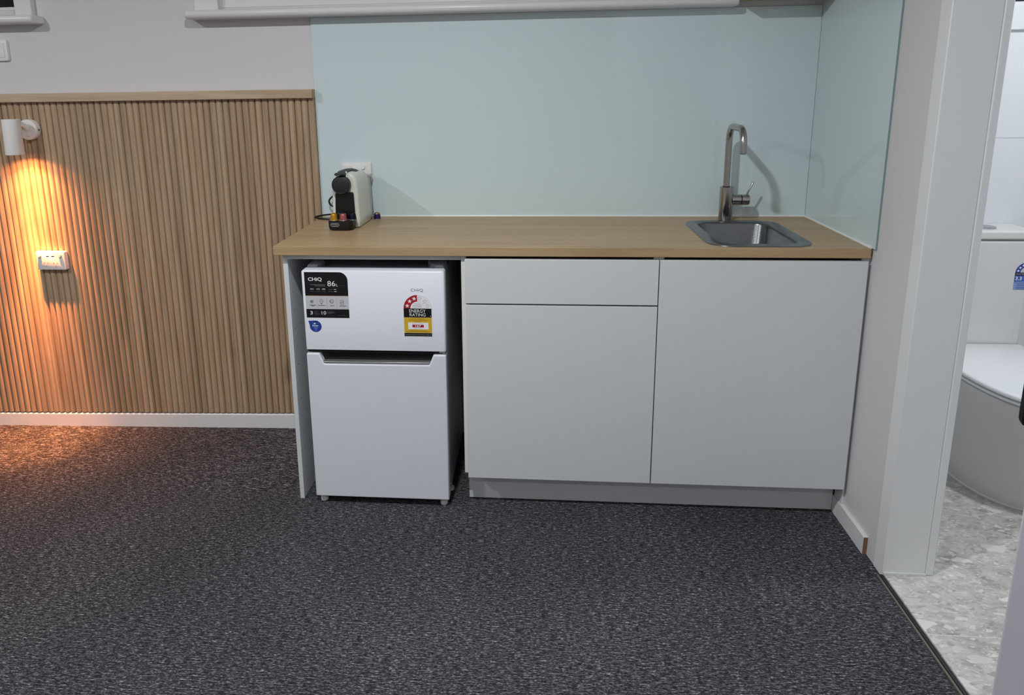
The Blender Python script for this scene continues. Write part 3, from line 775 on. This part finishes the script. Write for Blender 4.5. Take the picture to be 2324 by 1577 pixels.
# ================================================================== WALL LAMP
LX, LY, LZ0, LZ1 = -1.178, -.112, 1.189, 1.3255
t = thing('wall_lamp', (-1.163, -.0225, 1.28), 'white cylinder wall spotlight shining down the fluted oak panel', 'wall lamp')
b = MB(); b.lathe([(.0405, 0), (.0405, .020), (.0395, .0225), (.030, .0232)], (-1.166, -.0225, 1.2815), '-y', 40); b.build('wall_rose', M_LAMP, t, smooth=40)
b = MB(); b.tube([(-1.166, -.044, 1.285), (-1.168, -.055, 1.298), (-1.172, -.070, 1.306), (LX, -.082, 1.308)], [.009, .009, .0085, .0085], 16); b.lathe([(.011, 0), (.011, .004)], (-1.166, -.0455, 1.285), '-y', 20)
b.build('arm', M_LAMP, t)
b = MB(); b.lathe([(.0062, 0), (.0062, .005), (.005, .0065)], (-1.160, -.0455, 1.262), '-y', 18); b.build('push_switch', M_WPLAST, t)
b = MB(); b.cyl((-1.1275, -.034, 1.280), (-1.1230, -.034, 1.280), .0032, n=12); b.build('screw', M_SCREW, t)
b = MB(); n_ = 40
tilt = Vector((-.004, 0, 0))
def lr(r, z): return [(LX+r*math.cos(2*PI*k/n_)+tilt.x*(LZ1-z)/(LZ1-LZ0), LY+r*math.sin(2*PI*k/n_), z) for k in range(n_)]
b.loft([lr(.0300, 1.208), lr(.0300, LZ0), lr(.0322, LZ0), lr(.0328, LZ0+.002), lr(.0328, LZ1-.001), lr(.0318, LZ1)], cap0=True, cap1=True); b.build('lamp_shade', M_LAMP, t, smooth=40)
glow = mat('lamp_lens', (255, 214, 160), .4); glow.node_tree.nodes['Principled BSDF'].inputs['Emission Color'].default_value = (1, .72, .42, 1); glow.node_tree.nodes['Principled BSDF'].inputs['Emission Strength'].default_value = 6
b = MB(); b.lathe([(.0285, 0), (.0285, .002)], (LX-.004, LY, 1.2055), 'z', 32); b.build('lamp_lens', glow, t)

# ================================================================== TOILET
TX0 = 2.540
t = thing('toilet', (TX0, -.15, .012), 'white back-to-wall toilet seen through the bathroom doorway', 'toilet')
def tp(hw, yf, yb, z, yc=-.16, e=2.5, n=40):
    out = []
    for k in range(n+1):
        a = PI + PI*k/n
        cx_, sx_ = math.cos(a), math.sin(a)
        out.append((TX0+hw*math.copysign(abs(cx_)**(2/e), cx_), yc+(yc-yf)*math.copysign(abs(sx_)**(2/e), sx_), z))
    out += [(TX0+hw, yb, z), (TX0-hw, yb, z)]
    return out
b = MB(); b.loft([tp(.188, -.486, .198, .0125), tp(.188, -.487, .198, .018), tp(.185, -.485, .198, .021), tp(.185, -.495, .198, .12), tp(.187, -.515, .198, .26), tp(.189, -.532, .198, .36), tp(.189, -.534, .198, .376), tp(.182, -.526, .198, .381)])
b.build('bowl', M_CERAMIC, t, smooth=40)
b = MB(); b.loft([tp(.180, -.524, .040, .3812), tp(.181, -.525, .040, .3855), tp(.188, -.536, .042, .3865), tp(.188, -.536, .042, .3935), tp(.184, -.531, .040, .3945)]); b.build('seat', M_CERAMIC_L, t, smooth=40)
b = MB(); b.loft([tp(.178, -.522, .040, .3947), tp(.179, -.523, .040, .4005), tp(.189, -.538, .042, .4015), tp(.189, -.538, .042, .409), tp(.185, -.533, .041, .4135), tp(.170, -.515, .036, .4155)]); b.build('lid', M_CERAMIC_L, t, smooth=50)
b = MB(); b.box(TX0-.185, TX0+.185, .048, .199, .382, .824); b.build('cistern', M_CERAMIC, t, bevel=.01, seg=4)
b = MB(); b.box(TX0-.189, TX0+.189, .043, .1995, .827, .861); b.build('cistern_lid', M_CERAMIC, t, bevel=.008, seg=4)
b = MB(); b.lathe([(.034, 0), (.034, .003), (.031, .005)], (2.585, .118, .8612), 'z', 32); b.build('flush_button', M_CHROME, t, smooth=40)
# water rating label on the cistern
x0, x1 = 2.6715, 2.7500; yl = .0478; zb, za = .632, .700; cx = (x0+x1)/2; R = (x1-x0)/2
b = sheet([(x0, zb), (x1, zb)] + arc(cx, za, R, 0, PI, 24), yl); wl = b.build('water_label', INK[PB], t, smooth=0); wl['label'] = 'blue water rating label'
b = MB(); y = yl-.0006
oo = arc(cx, za, R, PI, 0, 24); ii = arc(cx, za, R*.55, PI, 0, 24)
for k in range(24): b.flat([oo[k], oo[k+1], ii[k+1], ii[k]], y, BL)
b.flat(arc(cx, za, R*.55, 0, PI, 20), y, GR)
rect(x0, x1, .688, .700, BK); rect(x0, x1, .662, .688, BB)
b.build('print_panel', INK, wl, smooth=0)
b = MB(); y = yl-.0010
for ang in (168, 142, 116, 90, 64, 38):
    a = math.radians(ang); b.flat(star(cx+R*.78*math.cos(a), za+R*.78*math.sin(a), R*.15), y, WH)
put_text(b, 'WATER RATING', x0+.003, x1-.003, .6915, .6965, y, GR); put_text(b, '3.3', x0+.003, x0+.026, .670, .684, y, WH, .02)
for (a, c, z) in ((.030, .07, .681), (.030, .07, .675), (.004, .07, .666)): bar(b, x0+a, x0+c, z, .002, y, PB)
for z in (.656, .649, .642, .636): bar(b, x0+.010, x1-.006, z, .0016, y, BB)
b.build('printed_marks', INK, wl, smooth=0)
b = MB(); rect_w = sheet([(2.694, .738), (2.76, .738), (2.76, .7665), (2.694, .7665)], yl); ml = rect_w.build('maker_label', INK[WH], t, smooth=0)
b = MB(); put_text(b, 'V', 2.700, 2.718, .748, .763, yl-.0006, RE, .03); bar(b, 2.700, 2.75, .743, .002, yl-.0006, MG); b.build('printed_marks', INK, ml, smooth=0)

# ================================================================== LIGHTS
def area(name, loc, size, energy, col, rot=(0, 0, 0), spread=PI):
    l = bpy.data.lights.new(name, 'AREA'); l.shape = 'DISK'; l.size = size; l.energy = energy; l.color = col; l.spread = spread
    o = bpy.data.objects.new(name, l); C.objects.link(o); o.location = loc; o.rotation_euler = rot; return o
COOL = (.965, 1.0, 1.0)
def downlight(x, y, z, energy, label, col=COOL, size=.085):
    t = thing('ceiling_downlight', (x, y, z), label, 'ceiling light', 'ceiling downlights')
    b = MB(); b.lathe([(.055, 0), (.055, -.003), (.047, -.005), (.046, -.001)], (x, y, z-.0003), 'z', 32); b.build('bezel', M_WPLAST, t)
    area('downlight_lamp', (x, y, z-.008), size, energy, col)
downlight(-1.55, -1.78, CEIL, 24, 'left ceiling downlight over the carpet')
downlight(.45, -1.78, CEIL, 30, 'ceiling downlight in front of the fridge')
downlight(-1.55, -3.5, CEIL, 9, 'left ceiling downlight at the back of the room')
downlight(.45, -3.5, CEIL, 9, 'ceiling downlight behind the camera position')
downlight(2.75, -.75, CEIL, 17, 'ceiling downlight inside the bathroom', (.97, .98, 1.0), .12)

def spot(name, loc, aim, ang, blend, energy, col, rad):
    l = bpy.data.lights.new(name, 'SPOT'); l.spot_size = math.radians(ang); l.spot_blend = blend; l.energy = energy; l.color = col; l.shadow_soft_size = rad
    o = bpy.data.objects.new(name, l); C.objects.link(o); o.location = loc
    o.rotation_euler = (Vector(aim)-Vector(loc)).to_track_quat('-Z', 'Y').to_euler(); return o
AMB = (1.0, .315, .085)
LP = (LX-.004, LY, 1.2035)
spot('wall_lamp_spill', LP, (LX+.01, LY, 0), 168, 1.0, 8, AMB, .005)
spot('wall_lamp_glow', LP, (LX-.02, LY+.01, 0), 112, 1.0, 30, AMB, .005)
spot('wall_lamp_beam', LP, (LX-.05, LY, 0), 60, 1.0, 80, AMB, .005)
spot('wall_lamp_core', LP, (LX-.10, LY, 0), 36, 1.0, 230, AMB, .005)

w = bpy.data.worlds.new('world'); sc.world = w; w.use_nodes = True
w.node_tree.nodes['Background'].inputs[0].default_value = (.5, .52, .55, 1); w.node_tree.nodes['Background'].inputs[1].default_value = .02

# ================================================================== CAMERA (measured from the photograph)
cam = bpy.data.cameras.new('camera'); co = bpy.data.objects.new('camera', cam); C.objects.link(co)
r_ = Vector((0.99614, 0.08661, -0.01497)); u_ = Vector((-0.00419, 0.21799, 0.97594)); f_ = Vector((-0.08779, 0.97210, -0.21751))
M = Matrix((r_, u_, -f_)).transposed().to_4x4(); M.translation = Vector((.8482, -2.7527, 1.4142)); co.matrix_world = M
cam.sensor_width = 36; cam.lens = 1618.925/2324*36; cam.shift_x = (1162-1071.503)/2324; cam.shift_y = (562.102-788.5)/2324
cam.clip_start = .05; cam.clip_end = 50
sc.camera = co
sc.view_settings.view_transform = 'Standard'; sc.view_settings.look = 'None'; sc.view_settings.gamma = 1; sc.view_settings.use_curve_mapping = False
sc.view_settings.exposure = .05
